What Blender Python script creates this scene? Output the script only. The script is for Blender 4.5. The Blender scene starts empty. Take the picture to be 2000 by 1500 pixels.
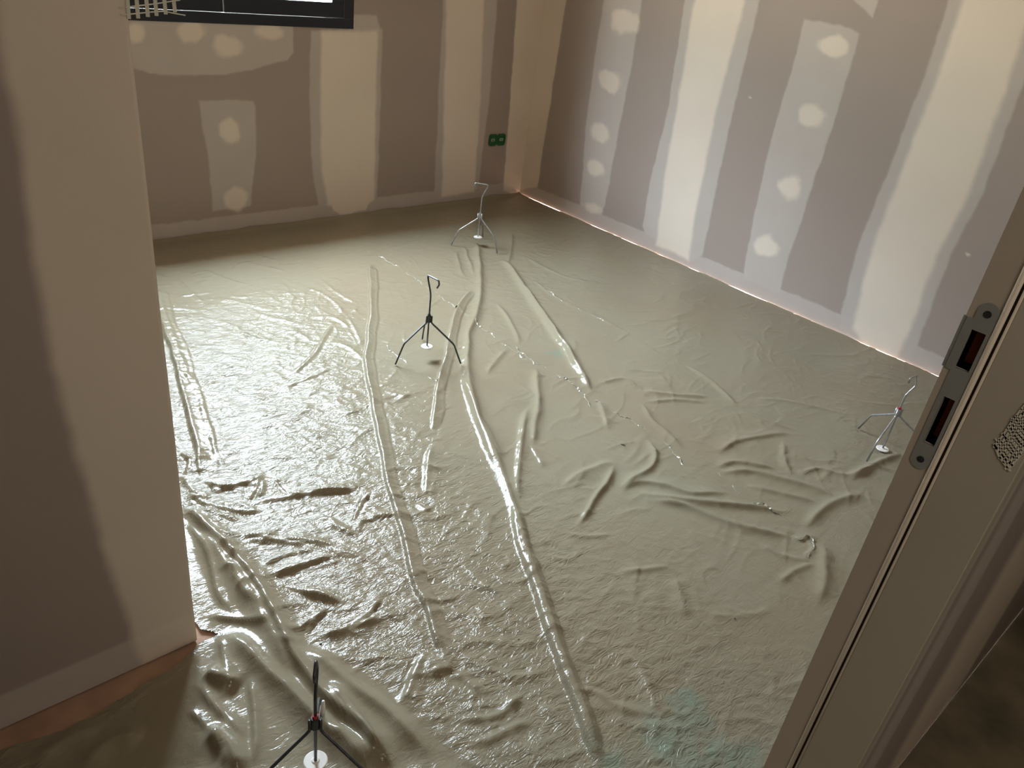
import bpy, bmesh, math, random
import numpy as np
from mathutils import Vector, Matrix

# ------------------------------------------------------------------ camera
SC = bpy.context.scene
COL = SC.collection
CAM_H = 1.43
FPX = 1521.29
YAW, PITCH, ROLL = 0.792376402, 0.512254671, 0.138853644
def cam_axes():
    cy, sy = math.cos(YAW), math.sin(YAW); cp, sp = math.cos(PITCH), math.sin(PITCH)
    cr, sr = math.cos(ROLL), math.sin(ROLL)
    f = Vector((sy*cp, cy*cp, -sp)); rt = Vector((cy, -sy, 0)); up = rt.cross(f)
    return cr*rt + sr*up, -sr*rt + cr*up, f
RT, UP, FW = cam_axes()
cam_data = bpy.data.cameras.new('camera')
cam_data.sensor_fit = 'HORIZONTAL'; cam_data.sensor_width = 36.0
cam_data.lens = FPX / 2000 * 36.0
cam_data.clip_start = 0.02
cam = bpy.data.objects.new('camera', cam_data); COL.objects.link(cam)
m = Matrix.Identity(4)
for i in range(3):
    m[i][0] = RT[i]; m[i][1] = UP[i]; m[i][2] = -FW[i]
m[2][3] = CAM_H
cam.matrix_world = m
SC.camera = cam

# ------------------------------------------------------------------ world, light, exposure
EXPOSURE = 0.47
SKY = 200.0
SC.view_settings.view_transform = 'Standard'; SC.view_settings.look = 'None'
SC.view_settings.gamma = 1.0; SC.view_settings.use_curve_mapping = False
SC.view_settings.exposure = EXPOSURE
SC.cycles.use_denoising = True
SC.cycles.max_bounces = 10; SC.cycles.diffuse_bounces = 8; SC.cycles.glossy_bounces = 4
SC.cycles.sample_clamp_indirect = 8.0
SC.cycles.caustics_reflective = False; SC.cycles.caustics_refractive = False
world = bpy.data.worlds.new('sky'); SC.world = world; world.use_nodes = True
nt = world.node_tree; nt.nodes.clear()
wo = nt.nodes.new('ShaderNodeOutputWorld'); bg = nt.nodes.new('ShaderNodeBackground')
tc = nt.nodes.new('ShaderNodeTexCoord'); sx = nt.nodes.new('ShaderNodeSeparateXYZ'); cr = nt.nodes.new('ShaderNodeValToRGB')
nt.links.new(tc.outputs['Generated'], sx.inputs[0]); nt.links.new(sx.outputs['Z'], cr.inputs[0])
e = cr.color_ramp.elements                                  # ground below the horizon, added dark band cutting low sky, thin bright cloud overhead
e[0].position = 0.0; e[0].color = (0.20, 0.165, 0.13, 1)
e[1].position = 0.03; e[1].color = (0.13, 0.14, 0.13, 1)
for p_, v_ in ((0.34, 0.13), (0.46, 0.44), (0.62, 0.44), (0.76, 0.46), (0.87, 0.60), (1.0, 0.72)):
    k = e.new(p_); k.color = (0.88*v_, 0.99*v_, 1.15*v_, 1)
nt.links.new(cr.outputs[0], bg.inputs[0]); bg.inputs[1].default_value = SKY
nt.links.new(bg.outputs[0], wo.inputs[0])

# room sizes (metres)
XC, YB = 3.545, 3.67            # right wall plane, back wall plane
XL = -1.3                       # far left wall plane
YN, XN = 1.276, 0.414           # near partition plane and its free corner
YH, YR = 0.117, 0.229           # hall side and room side of the doorway wall
XJ = 0.925                      # right door jamb face
XJL = -0.14                     # left door jamb face
CEIL = 2.5
WX0, WX1, WZ0, WZ1 = 0.88, 2.258, 0.96, 2.16   # window
YHB = -1.5                      # far side of the hall

def area(name, loc, rot, sx_, sy_, power, color, portal=False):
    l = bpy.data.lights.new(name, 'AREA'); l.shape = 'RECTANGLE'; l.size = sx_; l.size_y = sy_
    l.energy = power; l.color = color
    if portal: l.cycles.is_portal = True
    o = bpy.data.objects.new(name, l); COL.objects.link(o); o.location = loc; o.rotation_euler = rot
    return o
area('window_portal', ((WX0+WX1)/2, YB+0.10, (WZ0+WZ1)/2), (-math.pi/2, 0, 0), WX1-WX0, WZ1-WZ0, 1.0, (1, 1, 1), True)
# fill light added under the hall ceiling to brighten the walls, no fixture
area('hall_fill_light', (-0.05, -0.85, CEIL-0.02), (0, 0, 0), 0.6, 0.6, 8.5, (1.0, 0.90, 0.76))

# ------------------------------------------------------------------ pixel -> world
def ray(x, y):
    return RT*((x-1000)/FPX) - UP*((y-750)/FPX) + FW
def fl(x, y, z=0.0):
    d = ray(x, y); t = (z-CAM_H)/d.z
    return (d.x*t, d.y*t)
def on_y(x, y, Y):              # -> (X, Z)
    d = ray(x, y); t = Y/d.y
    return (d.x*t, CAM_H + d.z*t)
def on_x(x, y, X):              # -> (Y, Z)
    d = ray(x, y); t = X/d.x
    return (d.y*t, CAM_H + d.z*t)

# ------------------------------------------------------------------ helpers
def link(name, me, parent=None, mat=None):
    o = bpy.data.objects.new(name, me); COL.objects.link(o)
    if mat: me.materials.append(mat)
    if parent: o.parent = parent
    return o
def empty(name, loc=(0, 0, 0), rz=0):
    o = bpy.data.objects.new(name, None); COL.objects.link(o); o.location = loc; o.rotation_euler = (0, 0, rz)
    o.empty_display_size = 0.05
    return o
def tag(o, label=None, cat=None, group=None, kind=None):
    if label: o['label'] = label
    if cat: o['category'] = cat
    if group: o['group'] = group
    if kind: o['kind'] = kind
    return o
def from_bm(name, bm, mat, parent=None, smooth=False, bevel=0):
    me = bpy.data.meshes.new(name)
    bmesh.ops.recalc_face_normals(bm, faces=bm.faces)
    bm.to_mesh(me); bm.free()
    if smooth:
        for p in me.polygons: p.use_smooth = True
    o = link(name, me, parent, mat)
    if bevel:
        b = o.modifiers.new('bevel', 'BEVEL'); b.width = bevel; b.segments = 2; b.limit_method = 'ANGLE'
    return o
def box(bm, a, b):
    r = bmesh.ops.create_cube(bm, size=1.0)
    for v in r['verts']:
        for i in range(3):
            v.co[i] = (a[i]+b[i])/2 + v.co[i]*(b[i]-a[i])
    return r['verts']
def tube(bm, pts, r, seg=10, caps=True):
    pts = [Vector(p) for p in pts]; rings = []
    rr = r if isinstance(r, (list, tuple)) else [r]*len(pts)
    t0 = (pts[1]-pts[0]).normalized()
    n = t0.orthogonal().normalized()
    for i, p in enumerate(pts):
        if i == 0: t = t0
        elif i == len(pts)-1: t = (pts[i]-pts[i-1]).normalized()
        else: t = ((pts[i]-pts[i-1]).normalized() + (pts[i+1]-pts[i]).normalized()).normalized()
        n = (n - t*n.dot(t)).normalized(); b = t.cross(n)
        rings.append([bm.verts.new(p + (n*math.cos(2*math.pi*k/seg) + b*math.sin(2*math.pi*k/seg))*rr[i]) for k in range(seg)])
    for i in range(len(rings)-1):
        for k in range(seg):
            bm.faces.new((rings[i][k], rings[i][(k+1) % seg], rings[i+1][(k+1) % seg], rings[i+1][k]))
    if caps:
        bm.faces.new(rings[0][::-1]); bm.faces.new(rings[-1])
def smooth_path(pts, n=6, rad=0.25):
    """round the corners of a wire path"""
    P = [Vector(p) for p in pts]; out = [P[0]]
    for i in range(1, len(P)-1):
        a = P[i] + (P[i-1]-P[i])*rad; c = P[i] + (P[i+1]-P[i])*rad
        for k in range(n+1):
            t = k/n; out.append(a*(1-t)**2 + P[i]*2*t*(1-t) + c*t*t)
    out.append(P[-1]); return out

# ------------------------------------------------------------------ materials
def mat(name, color, rough=0.6, metal=0.0, noise=None, bump=None, spec=None):
    m = bpy.data.materials.new(name); m.use_nodes = True
    t = m.node_tree; b = t.nodes['Principled BSDF']
    b.inputs['Base Color'].default_value = (*color, 1); b.inputs['Roughness'].default_value = rough
    b.inputs['Metallic'].default_value = metal
    if spec is not None: b.inputs['Specular IOR Level'].default_value = spec
    co = t.nodes.new('ShaderNodeTexCoord')
    if noise:
        sc, amt = noise
        n = t.nodes.new('ShaderNodeTexNoise'); n.inputs['Scale'].default_value = sc; n.inputs['Detail'].default_value = 6
        t.links.new(co.outputs['Object'], n.inputs['Vector'])
        r = t.nodes.new('ShaderNodeValToRGB')
        r.color_ramp.elements[0].position = 0.3; r.color_ramp.elements[1].position = 0.7
        r.color_ramp.elements[0].color = (*[c*(1-amt) for c in color], 1)
        r.color_ramp.elements[1].color = (*[min(1, c*(1+amt)) for c in color], 1)
        t.links.new(n.outputs['Fac'], r.inputs[0]); t.links.new(r.outputs[0], b.inputs['Base Color'])
    if bump:
        sc, st = bump
        n = t.nodes.new('ShaderNodeTexNoise'); n.inputs['Scale'].default_value = sc; n.inputs['Detail'].default_value = 4
        t.links.new(co.outputs['Object'], n.inputs['Vector'])
        u = t.nodes.new('ShaderNodeBump'); u.inputs['Strength'].default_value = st; u.inputs['Distance'].default_value = 0.002
        t.links.new(n.outputs['Fac'], u.inputs['Height']); t.links.new(u.outputs[0], b.inputs['Normal'])
    return m

def plaster_material():
    """grey-brown plasterboard, thin and thick joint compound laid by the masks coat and thick"""
    m = bpy.data.materials.new('jointed_plasterboard'); m.use_nodes = True
    t = m.node_tree; b = t.nodes['Principled BSDF']; L = t.links.new
    b.inputs['Roughness'].default_value = 0.75; b.inputs['Specular IOR Level'].default_value = 0.25
    co = t.nodes.new('ShaderNodeTexCoord')
    def noise(s, d=5):
        n = t.nodes.new('ShaderNodeTexNoise'); n.inputs['Scale'].default_value = s; n.inputs['Detail'].default_value = d
        L(co.outputs['Object'], n.inputs['Vector']); return n.outputs['Fac']
    def attr(a):
        n = t.nodes.new('ShaderNodeAttribute'); n.attribute_name = a; return n.outputs['Fac']
    def mix(f, a, c):
        n = t.nodes.new('ShaderNodeMix'); n.data_type = 'RGBA'
        for s, v in ((n.inputs[0], f), (n.inputs[6], a), (n.inputs[7], c)):
            if isinstance(v, tuple): s.default_value = (*v, 1)
            elif isinstance(v, float): s.default_value = v
            else: L(v, s)
        return n.outputs[2]
    def mm(op, a, c):
        n = t.nodes.new('ShaderNodeMath'); n.operation = op
        for s, v in zip(n.inputs, (a, c)):
            if isinstance(v, (int, float)): s.default_value = v
            else: L(v, s)
        return n.outputs[0]
    board = mix(noise(3.0), BOARD_A, BOARD_B)
    thin = mix(noise(9.0), THIN_A, THIN_B)
    thick = mix(noise(5.0), THICK_A, THICK_B)
    c = mix(mm('MULTIPLY', attr('coat'), 0.92), board, thin)
    c = mix(attr('thick'), c, thick)
    L(c, b.inputs['Base Color'])
    n = noise(260.0, 3)
    u = t.nodes.new('ShaderNodeBump'); u.inputs['Strength'].default_value = 0.12; u.inputs['Distance'].default_value = 0.001
    L(n, u.inputs['Height']); L(u.outputs[0], b.inputs['Normal'])
    return m
BOARD_A, BOARD_B = (0.335, 0.277, 0.247), (0.37, 0.306, 0.272)
THIN_A, THIN_B = (0.475, 0.42, 0.385), (0.53, 0.475, 0.435)
THICK_A, THICK_B = (0.75, 0.655, 0.555), (0.81, 0.71, 0.605)
M_PLASTER = plaster_material()
M_PAINT = mat('white_ceiling_board', (0.48, 0.44, 0.385), 0.8)
M_CONC = mat('hall_concrete', (0.24, 0.20, 0.13), 0.85, noise=(6, 0.5), bump=(40, 0.5))
M_FOAM = mat('salmon_insulation', (0.36, 0.215, 0.145), 0.8, noise=(14, 0.2), bump=(90, 0.4))
M_OUT = mat('outer_wall', (0.45, 0.43, 0.40), 0.9)
M_NAVY = mat('anthracite_aluminium', (0.012, 0.014, 0.022), 0.45, spec=0.4)
M_RUB = mat('black_rubber', (0.012, 0.012, 0.012), 0.6)
M_JAMB = mat('primed_door_frame', (0.46, 0.42, 0.36), 0.5, noise=(3, 0.05))
M_JAMB2 = mat('primed_door_frame_edge', (0.50, 0.44, 0.38), 0.5)
M_SEAL = mat('beige_rubber_seal', (0.86, 0.76, 0.66), 0.3)
M_GROOVE = mat('seal_groove', (0.10, 0.075, 0.06), 0.7)
M_PLATE = mat('satin_steel_strike', (0.36, 0.375, 0.38), 0.45, metal=0.35)
M_POCKET = mat('raw_brown_wood', (0.42, 0.10, 0.04), 0.9)
M_WIRE = mat('dark_galvanised_wire', (0.075, 0.08, 0.088), 0.38, metal=0.7, noise=(60, 0.3))
M_WIRE2 = mat('bright_galvanised_wire', (0.42, 0.43, 0.45), 0.33, metal=0.8, noise=(60, 0.25))
M_DISC = mat('white_plastic_disc', (0.80, 0.78, 0.74), 0.5)
M_RED = mat('red_plastic_cap', (0.45, 0.03, 0.04), 0.4)
M_WHITE = mat('white_clip', (0.80, 0.82, 0.84), 0.35)
M_GREEN = mat('green_plastic', (0.004, 0.085, 0.016), 0.45)
M_SLOT = mat('pale_grey_slot', (0.45, 0.46, 0.42), 0.6)
M_MESH = mat('fibreglass_joint_mesh', (0.62, 0.60, 0.52), 0.7)
M_MESHP = mat('plastered_joint_mesh', (0.70, 0.66, 0.58), 0.8)
M_CRUMB = mat('dark_crumb', (0.03, 0.025, 0.02), 0.8)

def glass_material():
    m = bpy.data.materials.new('window_glass'); m.use_nodes = True
    t = m.node_tree; t.nodes.clear()
    o = t.nodes.new('ShaderNodeOutputMaterial'); a = t.nodes.new('ShaderNodeBsdfTransparent'); g = t.nodes.new('ShaderNodeBsdfGlossy')
    x = t.nodes.new('ShaderNodeMixShader'); x.inputs[0].default_value = 0.08
    a.inputs[0].default_value = (0.93, 0.96, 0.95, 1); g.inputs['Roughness'].default_value = 0.02
    t.links.new(a.outputs[0], x.inputs[1]); t.links.new(g.outputs[0], x.inputs[2]); t.links.new(x.outputs[0], o.inputs[0])
    return m
M_GLASS = glass_material()

def film_material():
    m = bpy.data.materials.new('milky_polythene_film'); m.use_nodes = True
    t = m.node_tree; b = t.nodes['Principled BSDF']; L = t.links.new
    co = t.nodes.new('ShaderNodeTexCoord')
    def noise(s, d=4, dist=0.0, vec=None, rough=0.5):
        n = t.nodes.new('ShaderNodeTexNoise'); n.inputs['Scale'].default_value = s; n.inputs['Detail'].default_value = d
        n.inputs['Distortion'].default_value = dist; n.inputs['Roughness'].default_value = rough
        L(vec or co.outputs['Object'], n.inputs['Vector']); return n.outputs['Fac']
    def ramp(f, stops):
        r = t.nodes.new('ShaderNodeValToRGB'); r.color_ramp.elements.remove(r.color_ramp.elements[1])
        for i, (p, c) in enumerate(stops):
            el = r.color_ramp.elements[0] if i == 0 else r.color_ramp.elements.new(p)
            el.position = p; el.color = (*c, 1)
        L(f, r.inputs[0]); return r.outputs[0]
    def mm(op, a, c):
        n = t.nodes.new('ShaderNodeMath'); n.operation = op
        for s, v in zip(n.inputs, (a, c)):
            if isinstance(v, (int, float)): s.default_value = v
            else: L(v, s)
        return n.outputs[0]
    col = ramp(noise(1.3, 4), [(0.32, FILM_A), (0.68, FILM_B)])
    # green stains showing through the milky film
    at = t.nodes.new('ShaderNodeAttribute'); at.attribute_name = 'stain'
    st = mm('MULTIPLY', at.outputs['Fac'], mm('MULTIPLY', noise(22, 5), 0.85))
    mx = t.nodes.new('ShaderNodeMix'); mx.data_type = 'RGBA'
    L(st, mx.inputs[0]); L(col, mx.inputs[6]); mx.inputs[7].default_value = (0.14, 0.22, 0.17, 1)
    L(mx.outputs[2], b.inputs['Base Color'])
    b.inputs['Roughness'].default_value = FILM_ROUGH
    b.inputs['IOR'].default_value = 1.5
    b.inputs['Specular IOR Level'].default_value = 0.27
    # fine crinkle: ridged noises, stretched across the room
    mp = t.nodes.new('ShaderNodeMapping'); mp.inputs['Rotation'].default_value = (0, 0, math.radians(32)); mp.inputs['Scale'].default_value = (0.55, 1.3, 1)
    L(co.outputs['Object'], mp.inputs['Vector'])
    def ridged(s, d, dist, vec=None):
        f = noise(s, d, dist, vec)
        return mm('SUBTRACT', 1.0, mm('ABSOLUTE', mm('MULTIPLY', mm('SUBTRACT', f, 0.5), 2.0), 0))
    at2 = t.nodes.new('ShaderNodeAttribute'); at2.attribute_name = 'crinkle'
    ck = at2.outputs['Fac']
    big = mm('MULTIPLY', ridged(15, 3, 0.9, mp.outputs[0]), mm('MULTIPLY', ck, 0.0024))
    mid = mm('MULTIPLY', ridged(42, 3, 1.2, mp.outputs[0]), mm('ADD', mm('MULTIPLY', ck, 0.0026), 0.0004))
    fine = mm('MULTIPLY', ridged(105, 2, 0.8, mp.outputs[0]), mm('ADD', mm('MULTIPLY', ck, 0.0009), 0.00012))
    soft = mm('MULTIPLY', noise(24, 3, 0.8), 0.0010)
    h = mm('ADD', mm('ADD', mm('ADD', big, mid), fine), soft)
    u = t.nodes.new('ShaderNodeBump'); u.inputs['Strength'].default_value = 1.0; u.inputs['Distance'].default_value = 1.0
    L(h, u.inputs['Height']); L(u.outputs[0], b.inputs['Normal'])
    return m
FILM_A, FILM_B = (0.215, 0.176, 0.120), (0.226, 0.203, 0.144)
FILM_ROUGH = 0.155
M_FILM = film_material()

# ------------------------------------------------------------------ numpy tools
def grid_noise(x, y, scale, seed):
    """smooth 2-D gradient noise in about -1..1"""
    rs = np.random.RandomState(seed); tab = rs.rand(256, 256)*2*np.pi
    X = x*scale+1000.0; Y = y*scale+1000.0
    xi = np.floor(X).astype(int); yi = np.floor(Y).astype(int); fx = X-xi; fy = Y-yi
    def g(ix, iy, dx, dy):
        a = tab[ix & 255, iy & 255]; return np.cos(a)*dx + np.sin(a)*dy
    u = fx*fx*fx*(fx*(fx*6-15)+10); v = fy*fy*fy*(fy*(fy*6-15)+10)
    a = g(xi, yi, fx, fy); b = g(xi+1, yi, fx-1, fy); c = g(xi, yi+1, fx, fy-1); d = g(xi+1, yi+1, fx-1, fy-1)
    return 1.4*((a*(1-u)+b*u)*(1-v) + (c*(1-u)+d*u)*v)
def smoothstep(a, b, x):
    t = np.clip((x-a)/(b-a), 0, 1); return t*t*(3-2*t)
def poly_sd(px, py, poly):
    """signed distance to a polygon, positive inside"""
    P = np.array(poly, float); n = len(P); d2 = np.full(px.shape, 1e9); ins = np.zeros(px.shape, bool)
    for i in range(n):
        a = P[i]; b = P[(i+1) % n]; e_ = b-a; L2 = max((e_**2).sum(), 1e-12)
        t = np.clip(((px-a[0])*e_[0]+(py-a[1])*e_[1])/L2, 0, 1)
        d2 = np.minimum(d2, (px-a[0]-t*e_[0])**2 + (py-a[1]-t*e_[1])**2)
        c = ((a[1] > py) != (b[1] > py))
        xx = a[0] + (py-a[1])/(e_[1] if abs(e_[1]) > 1e-12 else 1e-12)*e_[0]
        ins ^= c & (px < xx)
    return np.sqrt(d2)*np.where(ins, 1, -1)
def mesh_from_arrays(name, co, quads, attrs=None):
    me = bpy.data.meshes.new(name)
    me.vertices.add(len(co)); me.vertices.foreach_set('co', co.astype(np.float32).ravel())
    nq = len(quads); me.loops.add(nq*4); me.polygons.add(nq)
    me.loops.foreach_set('vertex_index', quads.astype(np.int32).ravel())
    me.polygons.foreach_set('loop_start', np.arange(0, nq*4, 4, dtype=np.int32))
    me.polygons.foreach_set('loop_total', np.full(nq, 4, dtype=np.int32))
    me.polygons.foreach_set('use_smooth', np.ones(nq, dtype=bool))
    me.update(calc_edges=True)
    for k_, v in (attrs or {}).items():
        a = me.attributes.new(k_, 'FLOAT', 'POINT'); a.data.foreach_set('value', v.astype(np.float32).ravel())
    return me
def lin(a, b, step, extra=()):
    n = max(1, int(round((b-a)/step))); v = list(np.linspace(a, b, n+1))
    for e_ in extra:
        if a < e_ < b:
            j = int(np.argmin([abs(q-e_) for q in v])); v[j] = e_
    return np.array(sorted(set(v)))

# ------------------------------------------------------------------ plastered walls
def wall_grid(name, us, vs, place, masks, hole=None, thickness=0.0):
    """us, vs: coordinates along the wall and up; place(u, v, off) -> xyz arrays; off lifts the compound off the board"""
    U, V = np.meshgrid(us, vs, indexing='ij')
    wob = 0.006*grid_noise(U, V, 9, 3) + 0.003*grid_noise(U, V, 30, 4)
    coat = np.zeros(U.shape); thick = np.zeros(U.shape)
    for kind, poly, feather in masks:
        if kind.startswith('blob'):
            (cx, cz), (rx, rz) = poly
            r = np.sqrt(((U-cx)/rx)**2 + ((V-cz)/rz)**2)
            sd = (1-r+0.28*grid_noise(U+cx, V, 11, 14)+0.10*grid_noise(U, V+cz, 32, 15))*min(rx, rz)
        else:
            sd = poly_sd(U, V, poly)
        mval = smoothstep(-feather, feather, sd+wob)
        if kind.endswith('thin'): coat = np.maximum(coat, mval)
        elif kind.endswith('band'): coat = np.maximum(coat, mval*0.85)
        else:
            thick = np.maximum(thick, mval*(0.75 if kind.startswith('blob') else 0.85))
    thick *= 0.93 + 0.07*grid_noise(U, V, 4, 8)
    off = 0.0008*coat + 0.0012*thick
    x, y, z = place(U, V, off)
    co = np.stack([x.ravel(), y.ravel(), z.ravel()], 1)
    nu, nv = U.shape
    idx = np.arange(nu*nv).reshape(nu, nv)
    q = np.stack([idx[:-1, :-1], idx[1:, :-1], idx[1:, 1:], idx[:-1, 1:]], -1).reshape(-1, 4)
    if hole:
        cu = ((us[:-1]+us[1:])/2)[:, None]*np.ones((1, nv-1)); cv = ((vs[:-1]+vs[1:])/2)[None, :]*np.ones((nu-1, 1))
        k_ = ~((cu > hole[0]) & (cu < hole[1]) & (cv > hole[2]) & (cv < hole[3]))
        q = q[k_.ravel()]
    me = mesh_from_arrays(name, co, q, {'coat': coat, 'thick': thick})
    o = link(name, me, None, M_PLASTER)
    return tag(o, kind='structure')

def zs_fine(top=1.62, step=0.0065, extra=()):
    return np.concatenate([lin(0.0, top, step, extra), lin(top, CEIL, 0.05, extra)[1:]])

# back wall -------------------------------------------------------
B = lambda *pts: [on_y(x, y, YB) for x, y in pts]
def bblob(cx, cy, rx, ry):
    a = on_y(cx, cy, YB); b = on_y(cx+rx, cy, YB); c = on_y(cx, cy-ry, YB)
    return (a, (abs(b[0]-a[0]), abs(c[1]-a[1])))
back_masks = [
    ('poly_thin', B((605, 110), (608, 60), (746, 58), (745, 120), (740, 300), (736, 385), (712, 405), (622, 402), (609, 330), (605, 200)), 0.006),
    ('poly_thick', B((628, 62), (737, 60), (734, 200), (731, 390), (708, 408), (640, 400), (628, 330), (626, 150)), 0.012),
    ('poly_thick', B((640, 380), (730, 380), (715, 410), (690, 414), (672, 426), (652, 412)), 0.006),
    ('poly_thin', B((680, 28), (735, 30), (743, 62), (680, 62)), 0.005),
    ('poly_thin', B((868, -420), (992, -420), (972, 0), (955, 200), (933, 372), (848, 374), (852, 300), (858, 150), (866, 0)), 0.006),
    ('poly_thick', B((876, -420), (970, -420), (945, 0), (938, 200), (926, 376), (862, 384), (866, 250), (872, 0)), 0.012),
    ('poly_thick', B((1040, -420), (1010, 0), (998, 170), (983, 372), (1015, 385), (1100, 0), (1100, -420)), 0.006),
    ('poly_thin', B((180, 30), (572, 30), (573, 103), (562, 117), (500, 134), (430, 146), (350, 149), (290, 143), (180, 100)), 0.004),
    ('poly_thin', B((388, 196), (494, 197), (499, 210), (499, 300), (490, 402), (416, 413), (410, 330), (396, 250)), 0.005),
    ('blob_thick', bblob(264, 66, 19, 20), 0.012), ('blob_thick', bblob(375, 62, 26, 21), 0.012),
    ('blob_thick', bblob(444, 90, 26, 24), 0.012), ('blob_thick', bblob(524, 62, 23, 17), 0.012),
    ('blob_thick', bblob(450, 256, 20, 25), 0.012), ('blob_thick', bblob(459, 389, 26, 22), 0.012),
    ('poly_band', [(XL, -0.1), (XL, 0.084), (1.5, 0.080), (2.6, 0.086), (XC, 0.083), (XC, -0.1)], 0.003),
]
us = np.concatenate([lin(XL, 0.7, 0.1), lin(0.7, XC, 0.0065, (WX0, WX1))[1:]])
wall_grid('wall_back', us, zs_fine(extra=(WZ0, WZ1)), lambda u, v, o: (u, YB-o, v), back_masks, (WX0, WX1, WZ0, WZ1))

# right wall -------------------------------------------------------
A = lambda *pts: [on_x(x, y, XC) for x, y in pts]
def ablob(cx, cy, rx, ry):
    a = on_x(cx, cy, XC); b = on_x(cx+rx, cy, XC); c = on_x(cx, cy-ry, XC)
    return (a, (abs(b[0]-a[0]), abs(c[1]-a[1])))
right_masks = [
    ('poly_thick', A((1170, -420), (1106, 0), (1078, 180), (1050, 366), (1010, 372), (1000, 0), (1000, -420)), 0.006),
    ('poly_thin', A((1235, -420), (1350, -420), (1254, 0), (1228, 160), (1200, 300), (1182, 400), (1172, 420), (1133, 402), (1144, 250), (1162, 110), (1180, 0)), 0.007),
    ('blob_thick', ablob(1220, 42, 28, 24), 0.014), ('blob_thick', ablob(1192, 158, 24, 22), 0.014),
    ('blob_thick', ablob(1171, 260, 20, 18), 0.014), ('blob_thick', ablob(1163, 328, 16, 16), 0.014), ('blob_thick', ablob(1156, 406, 18, 10), 0.012),
    ('poly_thin', A((1430, -420), (1610, -420), (1484, 0), (1431, 220), (1392, 400), (1372, 500), (1350, 512), (1262, 460), (1255, 440), (1275, 330), (1304, 220), (1338, 0)), 0.006),
    ('poly_thick', A((1455, -420), (1570, -420), (1456, 0), (1398, 220), (1362, 400), (1345, 508), (1282, 478), (1300, 330), (1321, 220), (1357, 0)), 0.014),
    ('poly_thin', A((1571, 38), (1600, 40), (1668, 60), (1678, 66), (1675, 90), (1650, 170), (1620, 264), (1575, 400), (1541, 498), (1522, 575), (1452, 545), (1458, 498), (1497, 308), (1554, 110)), 0.005),
    ('blob_thick', ablob(1627, 92, 32, 22), 0.010), ('blob_thick', ablob(1586, 228, 27, 24), 0.014),
    ('blob_thick', ablob(1543, 364, 24, 24), 0.014), ('blob_thick', ablob(1497, 480, 26, 22), 0.014),
    ('poly_thin', A((1600, -60), (1800, -200), (1720, -10), (1704, 33)), 0.005),
    ('poly_thin', A((2010, -420), (2500, -420), (2060, 0), (2010, 140), (1978, 220), (1917, 385), (1857, 498), (1812, 620), (1782, 700), (1700, 690), (1636, 640), (1670, 498), (1736, 330), (1802, 160), (1854, 0)), 0.007),
    ('poly_thick', A((2040, -420), (2400, -420), (2020, 0), (1950, 220), (1890, 385), (1830, 498), (1780, 640), (1752, 700), (1690, 680), (1665, 640), (1700, 498), (1762, 330), (1828, 160), (1882, 0)), 0.016),
    ('blob_thick', ablob(1465, 190, 3, 2), 0.002), ('blob_thick', ablob(1890, 497, 4, 2), 0.002),
    ('poly_band', [(0, -0.1), (0, 0.082), (1.2, 0.090), (2.4, 0.086), (YB, 0.083), (YB, -0.1)], 0.003),
]
wall_grid('wall_right', lin(YR-0.05, YB, 0.0065), zs_fine(), lambda u, v, o: (XC-o, u, v), right_masks)

# near partition: face, free end and far side, one shell around the free corner ---------------
N = lambda *pts: [on_y(x, y, YN) for x, y in pts]
near_masks = [
    ('poly_thick', [(XN+0.3, 3)] + [(0.262, 3), (0.262, 1.5)] + N((8, 150), (38, 270), (52, 330), (60, 450), (82, 600), (105, 720), (150, 900), (200, 1060), (245, 1190), (262, 1262)) + [(0.30, 0.0), (XN+0.3, 0.0)], 0.012),
    ('poly_band', [(XL, -0.1), (XL, 0.088), (XN+0.4, 0.084), (XN+0.4, -0.1)], 0.002),
]
THK = 0.075
us = np.concatenate([lin(XL, -0.1, 0.1), lin(-0.1, XN, 0.006)[1:], lin(XN, XN+THK, 0.01)[1:], lin(XN+THK, XN+THK+XN-XL, 0.05)[1:]])
def near_place(u, v, o):
    face = u <= XN; end = (u > XN) & (u <= XN+THK)
    x = np.where(face, u, np.where(end, XN, XN-(u-XN-THK)))
    y = np.where(face, YN-o, np.where(end, YN+(u-XN), YN+THK))
    wav = 0.0015*grid_noise(v, v*0+3.3, 3.0, 5)
    x = np.where(end | (u > XN-0.004), x+wav, x)
    return x, y, v
wall_grid('wall_near_partition', us, zs_fine(step=0.01), near_place, near_masks)

# doorway wall -----------------------------------------------------
dw_masks = [
    ('poly_thin', [(YH*0+0.93, -1), (0.93, 3), (0.975, 3), (0.975, -1)], 0.010),
    ('poly_band', [(1.01, -1), (1.01, 3), (1.10, 3), (1.10, -1)], 0.014),
    ('poly_thick', [(1.30, -1), (1.30, 3), (1.75, 3), (1.75, -1)], 0.05),
    ('poly_thick', [(2.5, -1), (2.5, 3), (2.8, 3), (2.8, -1)], 0.05),
]
wall_grid('wall_hall_side', lin(XJ+0.001, XC, 0.01), zs_fine(step=0.05), lambda u, v, o: (u, YH-o, v+0.004), dw_masks)
wall_grid('wall_room_side', lin(XJ+0.001, XC, 0.05), zs_fine(step=0.05), lambda u, v, o: (u, YR+o, v), [('poly_thick', [(1.9, -1), (1.9, 3), (2.2, 3), (2.2, -1)], 0.02), ('poly_thick', [(3.1, -1), (3.1, 3), (3.4, 3), (3.4, -1)], 0.02)])

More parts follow.
